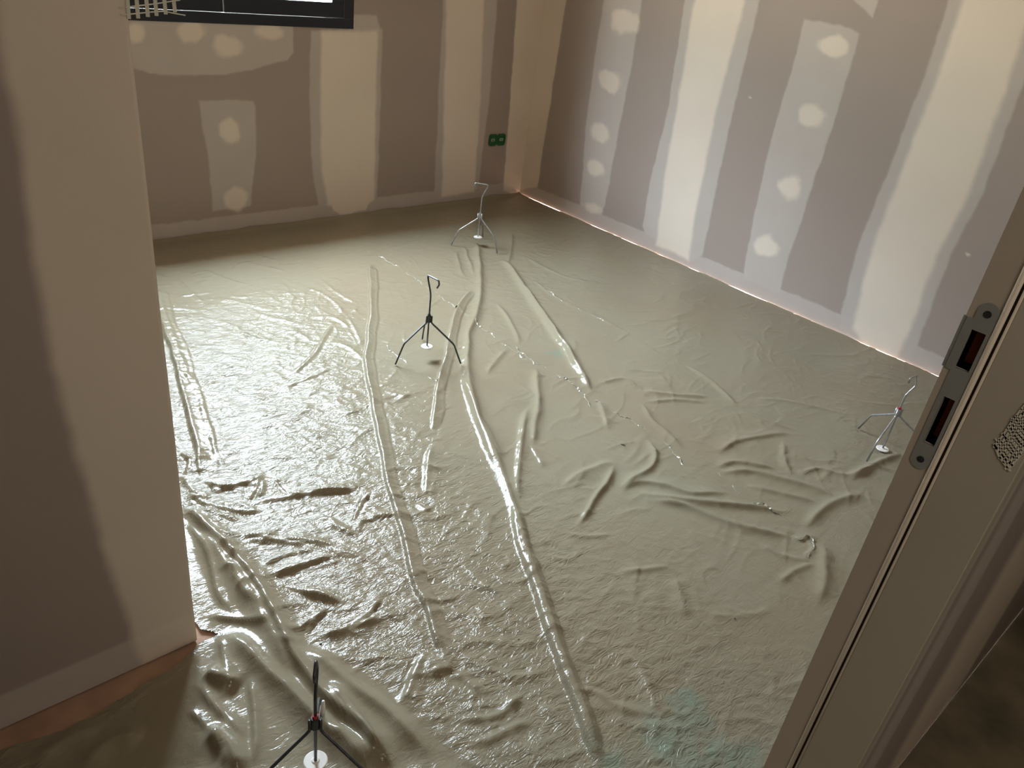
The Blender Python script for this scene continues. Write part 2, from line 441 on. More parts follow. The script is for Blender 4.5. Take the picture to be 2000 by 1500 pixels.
def struct_box(name, a, b, m_):
    bm = bmesh.new(); box(bm, a, b); return tag(from_bm(name, bm, m_), kind='structure')
struct_box('wall_hall_left_of_door', (XL, YH, 0), (XJL-0.05, YR, CEIL), M_PAINT)
struct_box('wall_over_door', (XJL-0.05, YH, 2.12), (XJ-0.001, YR, CEIL), M_PAINT)
struct_box('wall_left', (XL-0.1, YHB, 0), (XL, YB, CEIL), M_PAINT)
struct_box('wall_hall_back', (XL-0.1, YHB-0.1, 0), (XC+0.1, YHB, CEIL), M_PAINT)
struct_box('wall_hall_end', (XC, YHB, 0), (XC+0.1, YH, CEIL), M_PAINT)
struct_box('ceiling', (XL-0.1, YHB-0.1, CEIL), (XC+0.1, YB+0.4, CEIL+0.1), M_PAINT)
struct_box('floor', (XL-0.1, YH, -0.12), (XC+0.1, YB+0.4, -0.004), M_FOAM)
struct_box('floor_hall', (XL-0.1, YHB-0.1, -0.12), (XC+0.1, YH, -0.004), M_CONC)
# thick outer wall around the window opening (its lintel keeps the high sky off the floor by the wall)
OUT = 0.29
bm = bmesh.new()
box(bm, (XL-0.1, YB+0.002, 0), (WX0, YB+OUT, CEIL)); box(bm, (WX1, YB+0.002, 0), (XC+0.1, YB+OUT, CEIL))
box(bm, (WX0, YB+0.002, 0), (WX1, YB+OUT, WZ0)); box(bm, (WX0, YB+0.002, WZ1), (WX1, YB+OUT, CEIL))
tag(from_bm('wall_outer', bm, M_OUT), kind='structure')

# ------------------------------------------------------------------ window
win = tag(empty('window_1', (0, YB, 0)), kind='structure')
def wpart(name, boxes, m_, parent=win, bevel=0.0015):
    bm = bmesh.new()
    for a, b in boxes: box(bm, a, b)
    return from_bm(name, bm, m_, parent, bevel=bevel)
fw = 0.052
wpart('window_frame', [((WX0, -0.004, WZ0), (WX1, 0.07, WZ0+0.045)), ((WX0, -0.004, WZ1-fw), (WX1, 0.07, WZ1)),
                       ((WX0, -0.004, WZ0+0.045), (WX0+fw, 0.07, WZ1-fw)), ((WX1-fw, -0.004, WZ0+0.045), (WX1, 0.07, WZ1-fw))], M_NAVY)
def sash(x0, x1, y0, name='sash'):
    z0, z1 = WZ0+0.047, WZ1-fw-0.002; r = 0.066; y1 = y0+0.03
    s = wpart(name, [((x0, y0, z0), (x1, y1, z0+r)), ((x0, y0, z1-r), (x1, y1, z1)), ((x0, y0, z0+r), (x0+r, y1, z1-r)), ((x1-r, y0, z0+r), (x1, y1, z1-r))], M_NAVY)
    wpart('glass', [((x0+r-0.004, y0+0.012, z0+r-0.004), (x1-r+0.004, y0+0.016, z1-r+0.004))], M_GLASS, s, 0)
    return s
xm = 1.60
s1 = sash(xm, WX1-fw-0.002, -0.0035)
s2 = sash(WX0+fw+0.002, xm-0.002, 0.004)
wpart('handle', [((xm+0.022, -0.020, 1.50), (xm+0.044, -0.0035, 1.66))], M_RUB, s1)

# ------------------------------------------------------------------ door frame with strike plate
door = tag(empty('door_1', (XJ, YH, 0)), kind='structure')
def dworld(name, bm, m_, parent=None, **k_):
    for v in bm.verts: v.co -= Vector((XJ, YH, 0))
    return from_bm(name, bm, m_, parent or door, **k_)
YS = 0.1945                                        # seal line on the jamb
holes = [[on_x(*p, XJ) for p in q] for q in (((1898, 643), (1933, 655), (1897, 730), (1864, 716)), ((1846, 774), (1869, 783), (1825, 873), (1803, 862)))]
hb = []
for q in holes:
    hy = sorted(p[0] for p in q); hz = sorted(p[1] for p in q)
    hb.append(((hy[0]+hy[1])/2, (hy[2]+hy[3])/2, (hz[0]+hz[1])/2, (hz[2]+hz[3])/2))
print('strike holes', hb)
def holed_face(bm, y0, y1, z0, z1, holes_, x, depth):
    """plate of the given depth in the x direction with rectangular holes"""
    ys = sorted({y0, y1} | {h[0] for h in holes_} | {h[1] for h in holes_}); zs = sorted({z0, z1} | {h[2] for h in holes_} | {h[3] for h in holes_})
    for i in range(len(ys)-1):
        for j in range(len(zs)-1):
            cy, cz = (ys[i]+ys[i+1])/2, (zs[j]+zs[j+1])/2
            if any(h[0] < cy < h[1] and h[2] < cz < h[3] for h in holes_): continue
            box(bm, (x, ys[i], zs[j]), (x+depth, ys[i+1], zs[j+1]))
bm = bmesh.new()
holed_face(bm, YS+0.004, YR+0.001, 0.0, 2.12, hb, XJ, 0.03)
bmesh.ops.remove_doubles(bm, verts=bm.verts, dist=1e-5)
dworld('rebate_face', bm, M_JAMB2)
bm = bmesh.new(); box(bm, (XJ, YH-0.001, 0), (XJ+0.03, YS-0.008, 2.12)); dworld('jamb', bm, M_JAMB, bevel=0.0015)
bm = bmesh.new(); box(bm, (XJ+0.006, YS-0.008, 0), (XJ+0.03, YS+0.004, 2.12)); dworld('seal_groove', bm, M_GROOVE)
bm = bmesh.new(); tube(bm, [(XJ-0.0008, YS+0.0008, 0.0), (XJ-0.0008, YS+0.0008, 2.12)], 0.0034, 12)
tube(bm, [(XJ+0.000, YS-0.0068, 0.0), (XJ+0.000, YS-0.0068, 2.12)], 0.0016, 10)
sl = dworld('seal', bm, M_SEAL, smooth=True); sl['label'] = 'pale rubber seal strip'
bm = bmesh.new()
for h in hb:
    y0, y1, z0, z1 = h; d = 0.028
    for a, b in (((XJ+0.004, y0-0.002, z0-0.002), (XJ+d, y0, z1+0.002)), ((XJ+0.004, y1, z0-0.002), (XJ+d, y1+0.002, z1+0.002)),
                 ((XJ+0.004, y0, z0-0.002), (XJ+d, y1, z0)), ((XJ+0.004, y0, z1), (XJ+d, y1, z1+0.002)), ((XJ+d, y0-0.002, z0-0.002), (XJ+d+0.002, y1+0.002, z1+0.002))):
        box(bm, a, b)
pk = dworld('lock_pocket', bm, M_POCKET); pk['label'] = 'brown hollow behind the strike plate'
# plate outline: rounded ends, a lip towards the room by the latch hole
yc = (hb[0][0]+hb[0][1])/2*0.5 + (hb[1][0]+hb[1][1])/2*0.5
pyn, pyf = YS+0.0045, 0.2215
pzt = on_x(1938, 592, XJ)[1]; pzb = on_x(1797, 916, XJ)[1]
print('plate', pyn, pyf, pzb, pzt)
bm = bmesh.new(); rr = (pyf-pyn)/2; ym = (pyn+pyf)/2
hh = [(max(h[0], pyn+0.004), min(h[1], pyf-0.003), h[2], h[3]) for h in hb]
holed_face(bm, pyn, pyf, pzb+rr, pzt-rr, hh, XJ-0.0016, 0.0028)
for zc, s in ((pzt-rr, 1), (pzb+rr, -1)):
    ring = [(ym+rr*math.cos(a), zc+s*rr*math.sin(a)) for a in np.linspace(0, math.pi, 17)]
    f0 = [bm.verts.new((XJ-0.0016, y, z)) for y, z in ring]; f1 = [bm.verts.new((XJ+0.0012, y, z)) for y, z in ring]
    bm.faces.new(f0); bm.faces.new(f1)
    for i in range(16): bm.faces.new((f0[i], f0[i+1], f1[i+1], f1[i]))
lz0, lz1 = hb[0][2]-0.004, hb[0][3]+0.012
for y0, y1, x0 in ((pyf, YR-0.001, XJ-0.0016), (YR-0.001, YR+0.003, XJ-0.0004)):
    box(bm, (x0, y0, lz0), (XJ+0.0012, y1, lz1))
bmesh.ops.remove_doubles(bm, verts=bm.verts, dist=1e-5)
sp = dworld('strike_plate', bm, M_PLATE); sp['label'] = 'grey metal strike plate with two holes'
for zc in (pzt-rr*1.15, pzb+rr*1.15):
    bm = bmesh.new()
    bmesh.ops.create_cone(bm, cap_ends=True, segments=20, radius1=0.0042, radius2=0.0042, depth=0.0012, matrix=Matrix.Translation((XJ-0.0016, ym, zc)) @ Matrix.Rotation(math.pi/2, 4, 'Y'))
    s = dworld('screw', bm, M_WIRE)
    s.parent = sp
# left jamb and head of the same frame
bm = bmesh.new(); box(bm, (XJL-0.05, YH, 0), (XJL, YR, 2.12)); dworld('far_jamb', bm, M_JAMB)
bm = bmesh.new(); box(bm, (XJL, YH, 2.09), (XJ, YR, 2.12)); dworld('frame_head', bm, M_JAMB)

# ------------------------------------------------------------------ plastic film on the floor
# FOLDS_BEGIN
# (profile, width m, height m, [picture points])   s soft ridge, r sharp ridge, p flat pleat, c crumpled seam
FOLDS = [
 ('p', .026, .012, [(312,563),(325,623),(350,683),(368,750),(383,803),(397,850),(405,893),(398,940)]),
 ('r', 0.0120, 0.0050, [(312,583),(352,700),(390,790),(410,858),(427,900),(436,940)]),
 ('p', .017, .013, [(727,517),(730,583),(727,650),(722,710),(732,767),(747,850),(765,943),(786,1010),(804,1068),(822,1140),(845,1196),(866,1260),(876,1300)]),
 ('s', .022, .016, [(932,474),(938,550),(933,607),(917,650),(913,710),(915,743),(930,810),(947,850),(967,893),(985,947),(1002,1000),(1020,1048),(1038,1112),(1062,1180),(1083,1248),(1104,1308),(1128,1360),(1150,1428),(1180,1510)]),
 ('p', .016, .010, [(1000,984),(1018,1048),(1038,1112),(1062,1180),(1083,1248),(1104,1308),(1128,1360),(1150,1428),(1180,1510)]),
 ('r', .016, .012, [(900,737),(913,770),(933,827),(953,880),(973,930)]),
 ('p', .016, .011, [(927,567),(900,603),(887,650),(875,703),(862,750),(855,800),(850,852)]),
 ('r', .015, .012, [(852,862),(838,890),(833,930),(830,978)]),
 ('s', .020, .018, [(980,507),(1013,547),(1053,610),(1100,677),(1133,730),(1160,772)]),
 ('s', .016, .010, [(1020,560),(1060,617),(1105,685),(1140,740)]),
 ('r', .014, .008, [(1163,777),(1178,810),(1190,843)]),
 ('s', .020, .013, [(1047,717),(1050,783),(1043,850),(1040,880)]),
 ('s', .018, .013, [(1030,797),(1017,867),(1010,943),(1015,982)]),
 ('s', .010, .003, [(1033,543),(1100,590),(1193,633),(1300,700)]),
 ('r', .022, .010, [(1203,900),(1167,913),(1130,930),(1095,955)]),
 ('s', .013, .012, [(1203,907),(1187,940),(1163,973),(1143,1007),(1120,1035)]),
 ('s', .015, .011, [(1260,853),(1277,887),(1270,917),(1233,940),(1203,957)]),
 ('r', .018, .009, [(1205,960),(1250,945),(1300,950),(1353,967),(1433,965)]),
 ('s', .018, .014, [(1240,963),(1317,977),(1400,987),(1467,993),(1540,1005)]),
 ('s', .018, .013, [(1257,977),(1333,990),(1400,1017),(1467,1037),(1555,1052)]),
 ('r', .018, .008, [(1397,893),(1433,867),(1483,855),(1550,847)]),
 ('r', .018, .009, [(1397,917),(1433,905),(1483,913),(1520,917)]),
 ('s', .020, .013, [(1400,927),(1450,923),(1500,933),(1567,950),(1650,980)]),
 ('s', .018, .009, [(1450,950),(1520,965),(1600,985)]),
 ('s', .014, .008, [(1550,927),(1600,920),(1660,930),(1700,913)]),
 ('s', .020, .012, [(1655,942),(1700,913),(1765,885)]),
 ('s', .016, .008, [(1250,763),(1300,772),(1390,776)]),
 ('s', .014, .006, [(1167,752),(1217,742),(1250,763)]),
 ('s', .013, .006, [(1257,787),(1317,783),(1383,787)]),
 ('s', .014, .008, [(1340,713),(1400,757),(1445,802)]),
 ('s', .014, .008, [(1250,785),(1273,823),(1300,847),(1340,885)]),
 ('s', .014, .005, [(1467,780),(1550,787),(1650,810)]),
 ('s', .014, .005, [(1440,800),(1500,825),(1555,842)]),
 ('s', .028, .012, [(1607,1060),(1609,1117),(1597,1185)]),
 ('s', .022, .012, [(1567,1035),(1593,1007),(1635,980),(1690,965)]),
 ('s', .016, .007, [(1517,1143),(1550,1117),(1595,1103)]),
 ('s', .016, .007, [(1193,1123),(1250,1117),(1313,1107)]),
 ('s', .014, .005, [(1480,1060),(1520,1085),(1590,1100)]),
 ('s', .018, .006, [(1317,1130),(1327,1167),(1340,1210)]),
 ('s', .014, .006, [(1530,860),(1532,900),(1547,933)]),
 ('r', .010, .007, [(1545,1048),(1560,1056),(1580,1050),(1590,1062)]),
 ('r', .010, .008, [(1575,1060),(1585,1075),(1572,1090)]),
 ('r', .016, .012, [(836,1272),(808,1316),(792,1360),(768,1382)]),
 ('r', .018, .012, [(842,1322),(862,1314),(890,1310)]),
 ('s', .018, .008, [(884,1316),(920,1340),(940,1356)]),
 ('s', .018, .010, [(890,1404),(960,1408),(1000,1380),(1016,1350)]),
 ('s', .018, .009, [(904,1452),(952,1452),(1000,1428),(1045,1405)]),
 ('s', .014, .006, [(1048,1378),(1088,1404),(1116,1430)]),
 ('s', .014, .006, [(968,1324),(1012,1324),(1068,1316)]),
 ('s', .018, .008, [(1128,1352),(1168,1360),(1210,1385),(1300,1400)]),
 ('s', .014, .005, [(1200,1300),(1232,1290),(1260,1330),(1290,1420)]),
 ('r', 0.0092, 0.0079, [(600,962),(648,964),(700,958)]),
 ('r', 0.0104, 0.0079, [(600,1154),(640,1168),(676,1184)]),
 ('r', 0.0104, 0.0101, [(612,1250),(672,1234),(712,1208),(750,1160)]),
 ('r', 0.0092, 0.0079, [(596,1246),(624,1212),(646,1186)]),
 ('r', 0.0092, 0.0072, [(600,1060),(632,1068),(668,1088),(706,1088)]),
 ('r', 0.0081, 0.0072, [(688,1028),(704,992),(730,958)]),
 ('s', .016, .010, [(640,1428),(688,1452),(745,1500)]),
 ('r', 0.0115, 0.0115, [(364,1021),(392,1063),(413,1122),(427,1168),(468,1212)]),
 ('r', 0.0115, 0.0094, [(402,1206),(472,1217),(530,1230)]),
 ('r', 0.0127, 0.0101, [(378,1335),(420,1381),(462,1423),(480,1450)]),
 ('r', 0.0092, 0.0086, [(423,1245),(437,1297),(455,1332)]),
 ('r', 0.0092, 0.0101, [(486,1320),(497,1402),(500,1500)]),
 ('r', 0.0104, 0.0101, [(418,1132),(455,1120),(500,1180),(516,1212)]),
 ('r', 0.0104, 0.0086, [(507,1132),(577,1115),(668,1085)]),
 ('r', 0.0092, 0.0072, [(455,1042),(560,1064),(632,1070)]),
 ('r', 0.0081, 0.0072, [(525,1140),(595,1161),(660,1180)]),
 ('r', 0.0081, 0.0072, [(392,1327),(440,1338)]),
 ('r', 0.0092, 0.0072, [(395,1440),(430,1470),(440,1505)]),
 ('r', 0.0081, 0.0072, [(360,1385),(400,1420),(425,1470)]),
 ('s', .030, .012, [(60,1500),(130,1450),(200,1420)]),
 ('s', .030, .012, [(150,1510),(220,1450),(290,1430)]),
 ('s', .014, .009, [(650,632),(630,670),(607,703),(560,743)]),
 ('s', .012, .008, [(657,717),(600,743),(533,770)]),
 ('r', 0.0097, 0.0039, [(417,647),(473,657),(533,670),(583,670)]),
 ('r', 0.0097, 0.0039, [(383,620),(450,637),(507,680)]),
 ('r', 0.0097, 0.0044, [(473,610),(533,623),(583,635),(620,633)]),
 ('r', 0.0090, 0.0033, [(417,580),(467,593),(533,610)]),
 ('r', 0.0090, 0.0039, [(470,513),(517,523),(563,535)]),
 ('r', 0.0090, 0.0033, [(527,573),(583,575),(607,567),(650,590),(677,623)]),
 ('r', 0.0090, 0.0033, [(620,543),(667,580),(710,600)]),
 ('r', 0.0097, 0.0044, [(603,623),(650,622),(683,645)]),
 ('r', 0.0105, 0.0050, [(640,668),(683,683),(716,710)]),
 ('r', 0.0090, 0.0039, [(677,620),(697,657),(707,683)]),
 ('r', 0.0105, 0.0044, [(443,757),(487,773),(530,785)]),
 ('r', 0.0105, 0.0050, [(590,783),(600,800),(577,817),(533,827),(490,850)]),
 ('r', 0.0105, 0.0050, [(410,690),(450,700),(500,712)]),
 ('s', .012, .004, [(390,527),(460,553),(500,560)]),
 ('s', .012, .005, [(345,545),(380,580),(405,600)]),
 ('r', 0.0104, 0.0101, [(350,885),(372,905),(362,935)]),
 ('r', 0.0104, 0.0101, [(395,940),(430,955),(480,948),(520,930)]),
 ('r', 0.0092, 0.0101, [(362,960),(400,990),(470,1004),(530,1000)]),
 ('r', 0.0092, 0.0086, [(480,985),(500,960),(512,930)]),
 ('r', 0.0081, 0.0072, [(540,930),(560,960),(600,975)]),
 ('s', .012, .006, [(905,480),(915,510),(925,540)]),
 ('s', .012, .006, [(890,490),(900,530),(912,545)]),
 ('s', .012, .006, [(1000,455),(998,490),(990,520)]),
 ('s', .014, .007, [(970,592),(990,620),(1008,655),(1012,680)]),
 ('s', .014, .006, [(990,680),(965,710),(950,735)]),
 ('r', .012, .007, [(940,820),(955,850),(965,870),(985,905)]),
 ('r', .012, .007, [(1035,870),(1050,895),(1060,915)]),
 ('s', .012, .004, [(1020,500),(1100,540),(1200,560)]),
 ('s', .016, .005, [(720,1000),(800,1010),(850,995)]),
 ('r', .012, .007, [(810,985),(830,1000),(850,990)]),
 ('s', .012, .004, [(1100,1040),(1140,1050),(1200,1045)]),
 ('s', .014, .005, [(1050,1250),(1010,1262),(960,1250)]),

 ('r', 0.0080, 0.0063, [(360,977),(413,973)]),
 ('r', 0.0080, 0.0063, [(383,1000),(440,1013),(473,1022)]),
 ('r', 0.0080, 0.0063, [(403,1043),(450,1050),(507,1050),(547,1052)]),
 ('r', 0.0080, 0.0063, [(480,1057),(540,1063),(570,1068)]),
 ('r', 0.0080, 0.0063, [(543,1055),(607,1059),(660,1067)]),
 ('r', 0.0080, 0.0063, [(503,1110),(547,1090),(590,1080),(630,1073)]),
 ('r', 0.0080, 0.0063, [(527,1127),(590,1107),(657,1087)]),
 ('r', 0.0080, 0.0063, [(577,1157),(623,1167),(667,1183)]),
 ('r', 0.0080, 0.0063, [(553,1247),(600,1227),(640,1193)]),
 ('r', 0.0080, 0.0063, [(700,1047),(707,1023),(740,1020)]),
 ('r', 0.0080, 0.0063, [(640,1023),(673,1040),(700,1050)]),
 ('r', 0.0080, 0.0063, [(717,1017),(772,1007)]),
 ('r', 0.0080, 0.0063, [(400,940),(423,963),(437,957),(487,957)]),
 ('r', 0.0080, 0.0063, [(490,980),(513,963),(513,923)]),
 ('r', 0.0080, 0.0063, [(353,930),(377,963),(413,970)]),
 ('r', 0.0080, 0.0063, [(453,1100),(463,1143),(487,1180),(507,1187)]),
 ('r', 0.0094, 0.0090, [(473,990),(573,973),(640,963),(703,958)]),
 ('s', .032, .025, [(418,1236),(470,1270),(540,1335),(612,1405),(680,1462),(760,1530)]),
 ('r', .018, .026, [(360,990),(402,1035),(445,1080),(500,1142),(530,1205),(560,1265),(600,1330),(640,1375),(720,1450),(790,1520)]),
 ('s', .030, .022, [(392,1040),(440,1110),(490,1180),(530,1250),(575,1330)]),
 ('s', .032, .022, [(570,1262),(625,1298),(690,1348),(760,1405),(850,1485)]),
 ('s', .020, .018, [(640,1340),(680,1390),(720,1450),(750,1500)]),
 ('s', .028, .022, [(395,1320),(440,1330),(470,1345)]),
 ('s', .030, .022, [(400,1420),(450,1465),(470,1520)]),
 ('r', .012, .010, [(740,1190),(720,1215),(680,1236),(620,1250)]),
]
# FOLDS_END

def catmull(P, n=8):
    P = [np.array(p, float) for p in P]; Q = [2*P[0]-P[1]] + P + [2*P[-1]-P[-2]]; out = []
    for i in range(1, len(Q)-2):
        for k_ in range(n):
            t = k_/n; a, b, c, d = Q[i-1], Q[i], Q[i+1], Q[i+2]
            out.append(0.5*((2*b)+(-a+c)*t+(2*a-5*b+4*c-d)*t*t+(-a+3*b-3*c+d)*t**3))
    out.append(P[-1]); return np.array(out)

FX0, FX1, FY0, FY1 = -1.25, XC-0.020, YH+0.012, YB-0.012
xs = np.concatenate([lin(FX0, 0.0, 0.02), lin(0.0, FX1, 0.0052)[1:]])
ys = lin(FY0, FY1, 0.0052)
GX, GY = np.meshgrid(xs, ys, indexing='ij')
HT = np.zeros(GX.shape)
FM = np.zeros(GX.shape)      # where the traced folds stretch the film smooth
WXn = GX + 0.006*grid_noise(GX, GY, 7, 21) + 0.0009*grid_noise(GX, GY, 31, 22)
WYn = GY + 0.006*grid_noise(GX, GY, 7, 23) + 0.0009*grid_noise(GX, GY, 31, 24)
def add_fold(P, kind, w, h, jitter=1.0):
    P = np.asarray(P)
    pad = w*3.2+0.02
    i0, i1 = np.searchsorted(xs, [P[:, 0].min()-pad, P[:, 0].max()+pad]); j0, j1 = np.searchsorted(ys, [P[:, 1].min()-pad, P[:, 1].max()+pad])
    if i1-i0 < 2 or j1-j0 < 2: return
    X = WXn[i0:i1, j0:j1]; Y = WYn[i0:i1, j0:j1]
    best = np.full(X.shape, 1e9); sgn = np.zeros(X.shape); par = np.zeros(X.shape)
    seg = np.linalg.norm(P[1:]-P[:-1], axis=1); cum = np.concatenate([[0], np.cumsum(seg)]); T = cum[-1]
    for k_ in range(len(P)-1):
        a = P[k_]; e_ = P[k_+1]-a; L2 = max(float(e_@e_), 1e-10)
        t = np.clip(((X-a[0])*e_[0]+(Y-a[1])*e_[1])/L2, 0, 1)
        dx = X-a[0]-t*e_[0]; dy = Y-a[1]-t*e_[1]; d = np.hypot(dx, dy)
        u = d < best
        best = np.where(u, d, best); sgn = np.where(u, np.sign(e_[0]*dy-e_[1]*dx), sgn); par = np.where(u, (cum[k_]+t*seg[k_]), par)
    end = min(0.25*T, 0.10)
    tap = np.minimum(smoothstep(0, end, par), smoothstep(0, end, T-par))
    ww = w*((0.4+0.6*tap) if kind == 'p' else (0.75+0.25*tap))*(1+0.18*grid_noise(X, Y, 6, 31))
    d = best; sd = best*sgn
    if kind == 's': f = 0.65*np.exp(-(d/ww)**2) + 0.35*np.exp(-(d/(0.4*ww))**1.6)
    elif kind == 'r':
        q = np.where(sd > 0, d/(ww*1.5), d/(ww*0.55)); f = np.exp(-q**1.35)
    elif kind == 'p':
        edge = 1-smoothstep(ww*0.85, ww*1.35, d)
        lip = np.exp(-((d-ww*0.95)/(ww*0.22))**2)
        f = edge*(0.78-0.50*np.clip(sd/ww, -1, 1)) + lip*0.22
    else:
        n = np.abs(grid_noise(X, Y, 55, 41)) + 0.7*np.abs(grid_noise(X, Y, 110, 42))
        f = np.exp(-(d/ww)**2)*(0.5+1.1*n)
    HT[i0:i1, j0:j1] += h*f*tap
    if h > 0.0065: FM[i0:i1, j0:j1] = np.maximum(FM[i0:i1, j0:j1], np.exp(-(d/(ww*1.3))**4)*tap)
for kind, w, h, pts in FOLDS:
    P = catmull([fl(x, y) for x, y in pts])
    add_fold(P, kind, w, h)
draped = [fl(*p) for p in ((330,985),(385,1010),(440,1075),(505,1140),(570,1215),(640,1275),(760,1330),(960,1520),(180,1530),(60,1480),(250,1380),(385,1265))]
# small random creases: dense in the left and near part of the sheet, sparse to the right
rng = random.Random(7)
for i in range(760):
    x = rng.uniform(0.1, 3.4); y = rng.uniform(0.3, 3.4)
    left = max(0.0, min(1.0, (1.75-x)/0.8))
    dens = 0.45 + 0.55*left
    if rng.random() > dens: continue
    if poly_sd(np.array([x]), np.array([y]), draped)[0] > 0 and rng.random() < 0.8: continue
    ang = math.radians(-32) + rng.gauss(0, 0.5) if left > 0.5 else rng.uniform(0, math.pi)
    ln = rng.uniform(0.05, 0.20); c = rng.uniform(-1.5, 1.5); P = []
    for k_ in range(7):
        t = k_/6-0.5; a = ang + c*t
        P.append((x+ln*t*math.cos(a), y+ln*t*math.sin(a)))
    add_fold(P, 'r' if rng.random() < 0.6+0.2*left else 's', rng.uniform(0.006, 0.012), rng.uniform(0.0015, 0.004)*(0.55+0.5*left))
# soft billows and ridged crumple
left = smoothstep(2.0, 1.0, GX) if False else 1-smoothstep(1.0, 1.9, GX - 0.12*(GY-2.0))
far = 1-smoothstep(2.7, 3.1, GY)
crk = np.clip(left*far + 0.10 + 0.12*(1-smoothstep(0.4, 1.6, GY)), 0, 1)
calm = smoothstep(-0.02, 0.04, poly_sd(GX, GY, draped))
crk = crk*(1-0.85*calm)
ca, sa = math.cos(math.radians(32)), math.sin(math.radians(32))
RX = (ca*WXn - sa*WYn); RY = (sa*WXn + ca*WYn)
def ridge(s1_, s2_, seed):
    n = grid_noise(RX*s1_ + 0.6*grid_noise(GX, GY, 7, seed+50), RY*s2_ + 0.6*grid_noise(GX, GY, 7, seed+51), 1.0, seed)
    return np.exp(-(n/0.16)**2)
HT += crk*(0.0016*ridge(7, 18, 61) + 0.0011*ridge(14, 36, 62))
crk = crk*(1-0.75*FM)
def crease(sc, ang, seed, wid=0.05, stretch=3.0):
    c_, s_ = math.cos(ang), math.sin(ang); wx = 0.05*grid_noise(GX, GY, 4, seed+5); wy = 0.05*grid_noise(GX, GY, 4, seed+6)
    u = c_*(WXn+wx)-s_*(WYn+wy); v = s_*(WXn+wx)+c_*(WYn+wy)
    n = grid_noise(u*sc/stretch, v*sc, 1.0, seed)
    return np.exp(-(n/wid)**2)*smoothstep(0.0, 0.45, grid_noise(GX, GY, 4.5, seed+9))
for k_, (sc_, an_, hh_) in enumerate(((7, 0.4, 0.0030), (9, -0.5, 0.0026), (12, 1.2, 0.0022), (14, 2.2, 0.0020), (20, 0.1, 0.0013), (22, 1.7, 0.0013), (26, 0.8, 0.0010), (10, 2.9, 0.0024))):
    HT += hh_*(0.25+0.35*far)*(1-0.7*calm)*crease(sc_, an_, 200+20*k_, 0.07 if sc_ < 15 else 0.10)
HT += 0.0016*(grid_noise(GX, GY, 5, 71)+1)*0.5 + 0.0010*grid_noise(GX, GY, 14, 72)*(0.4+crk) + 0.0003*ridge(14, 14, 63)
# the sheet's edge curls up a little where it meets the right wall and the back wall
er = np.exp(-((FX1-GX)/0.007)**2); eb = np.exp(-((FY1-GY)/0.02)**2)
HT += er*(0.005+0.003*grid_noise(GY, GY*0, 4, 81)) + eb*(0.010+0.012*np.clip(grid_noise(GX, GX*0, 5, 82), 0, 1))
HT += 0.0015
stain = np.zeros(GX.shape)
for (sx_, sy_, r) in ((1310, 1455, .13), (1440, 1490, .09), (1080, 692, .05), (1185, 1480, .05), (1345, 1390, .07), (1390, 1475, .05)):
    c = fl(sx_, sy_); stain = np.maximum(stain, 1-smoothstep(r*0.2, r, np.hypot(GX-c[0], GY-c[1]) + 0.03*grid_noise(GX, GY, 20, 91)))
nx, ny = GX.shape
idx = np.arange(nx*ny).reshape(nx, ny)
q = np.stack([idx[:-1, :-1], idx[1:, :-1], idx[1:, 1:], idx[:-1, 1:]], -1).reshape(-1, 4)
cxm = (GX[:-1, :-1]+GX[1:, 1:])/2; cym = (GY[:-1, :-1]+GY[1:, 1:])/2
# the sheet stops short of the near partition and leaves a strip of bare insulation
bare = [(XL-1, YN+0.12)] + [(0.1, YN+0.12), (XN+0.012, YN+0.095)] + [fl(*p) for p in ((392, 1231), (424, 1240), (392, 1256), (378, 1270), (332, 1311), (273, 1343), (196, 1392), (122, 1430), (0, 1469))] + [(-0.15, 1.10), (XL-1, 1.08)]
sdb = poly_sd(cxm, cym, bare) + 0.003*grid_noise(cxm, cym, 20, 95)
slot = sdb < 0
q = q[slot.ravel()]
bx0, bx1 = np.searchsorted(xs, [-1.3, 0.6]); by0, by1 = np.searchsorted(ys, [0.9, 1.6])
sX, sY = GX[bx0:bx1, by0:by1].copy(), GY[bx0:bx1, by0:by1].copy()
for it in range(3):
    f0 = lambda X, Y: poly_sd(X, Y, bare) + 0.003*grid_noise(X, Y, 20, 95)
    d0 = f0(sX, sY); e1 = 5e-4; gx = (f0(sX+e1, sY)-d0)/e1; gy = (f0(sX, sY+e1)-d0)/e1
    g2 = np.maximum(gx*gx+gy*gy, 0.3); mv = (d0 > 0) & (d0 < 0.022)
    sX = np.where(mv, sX-gx*d0/g2, sX); sY = np.where(mv, sY-gy*d0/g2, sY)
cX, cY = GX.copy(), GY.copy(); cX[bx0:bx1, by0:by1] = sX; cY[bx0:bx1, by0:by1] = sY
co = np.stack([cX.ravel(), cY.ravel(), HT.ravel()], 1)
film_me = mesh_from_arrays('plastic_sheet', co, q, {'stain': stain, 'crinkle': crk})
film = link('plastic_sheet', film_me, None, M_FILM)
tag(film, 'wrinkled milky polythene film spread over the whole floor', 'plastic sheet')

def film_height(x, y):
    i = int(np.clip(np.searchsorted(xs, x), 1, nx-1)); j = int(np.clip(np.searchsorted(ys, y), 1, ny-1))
    return float(HT[i-1:i+1, j-1:j+1].max())
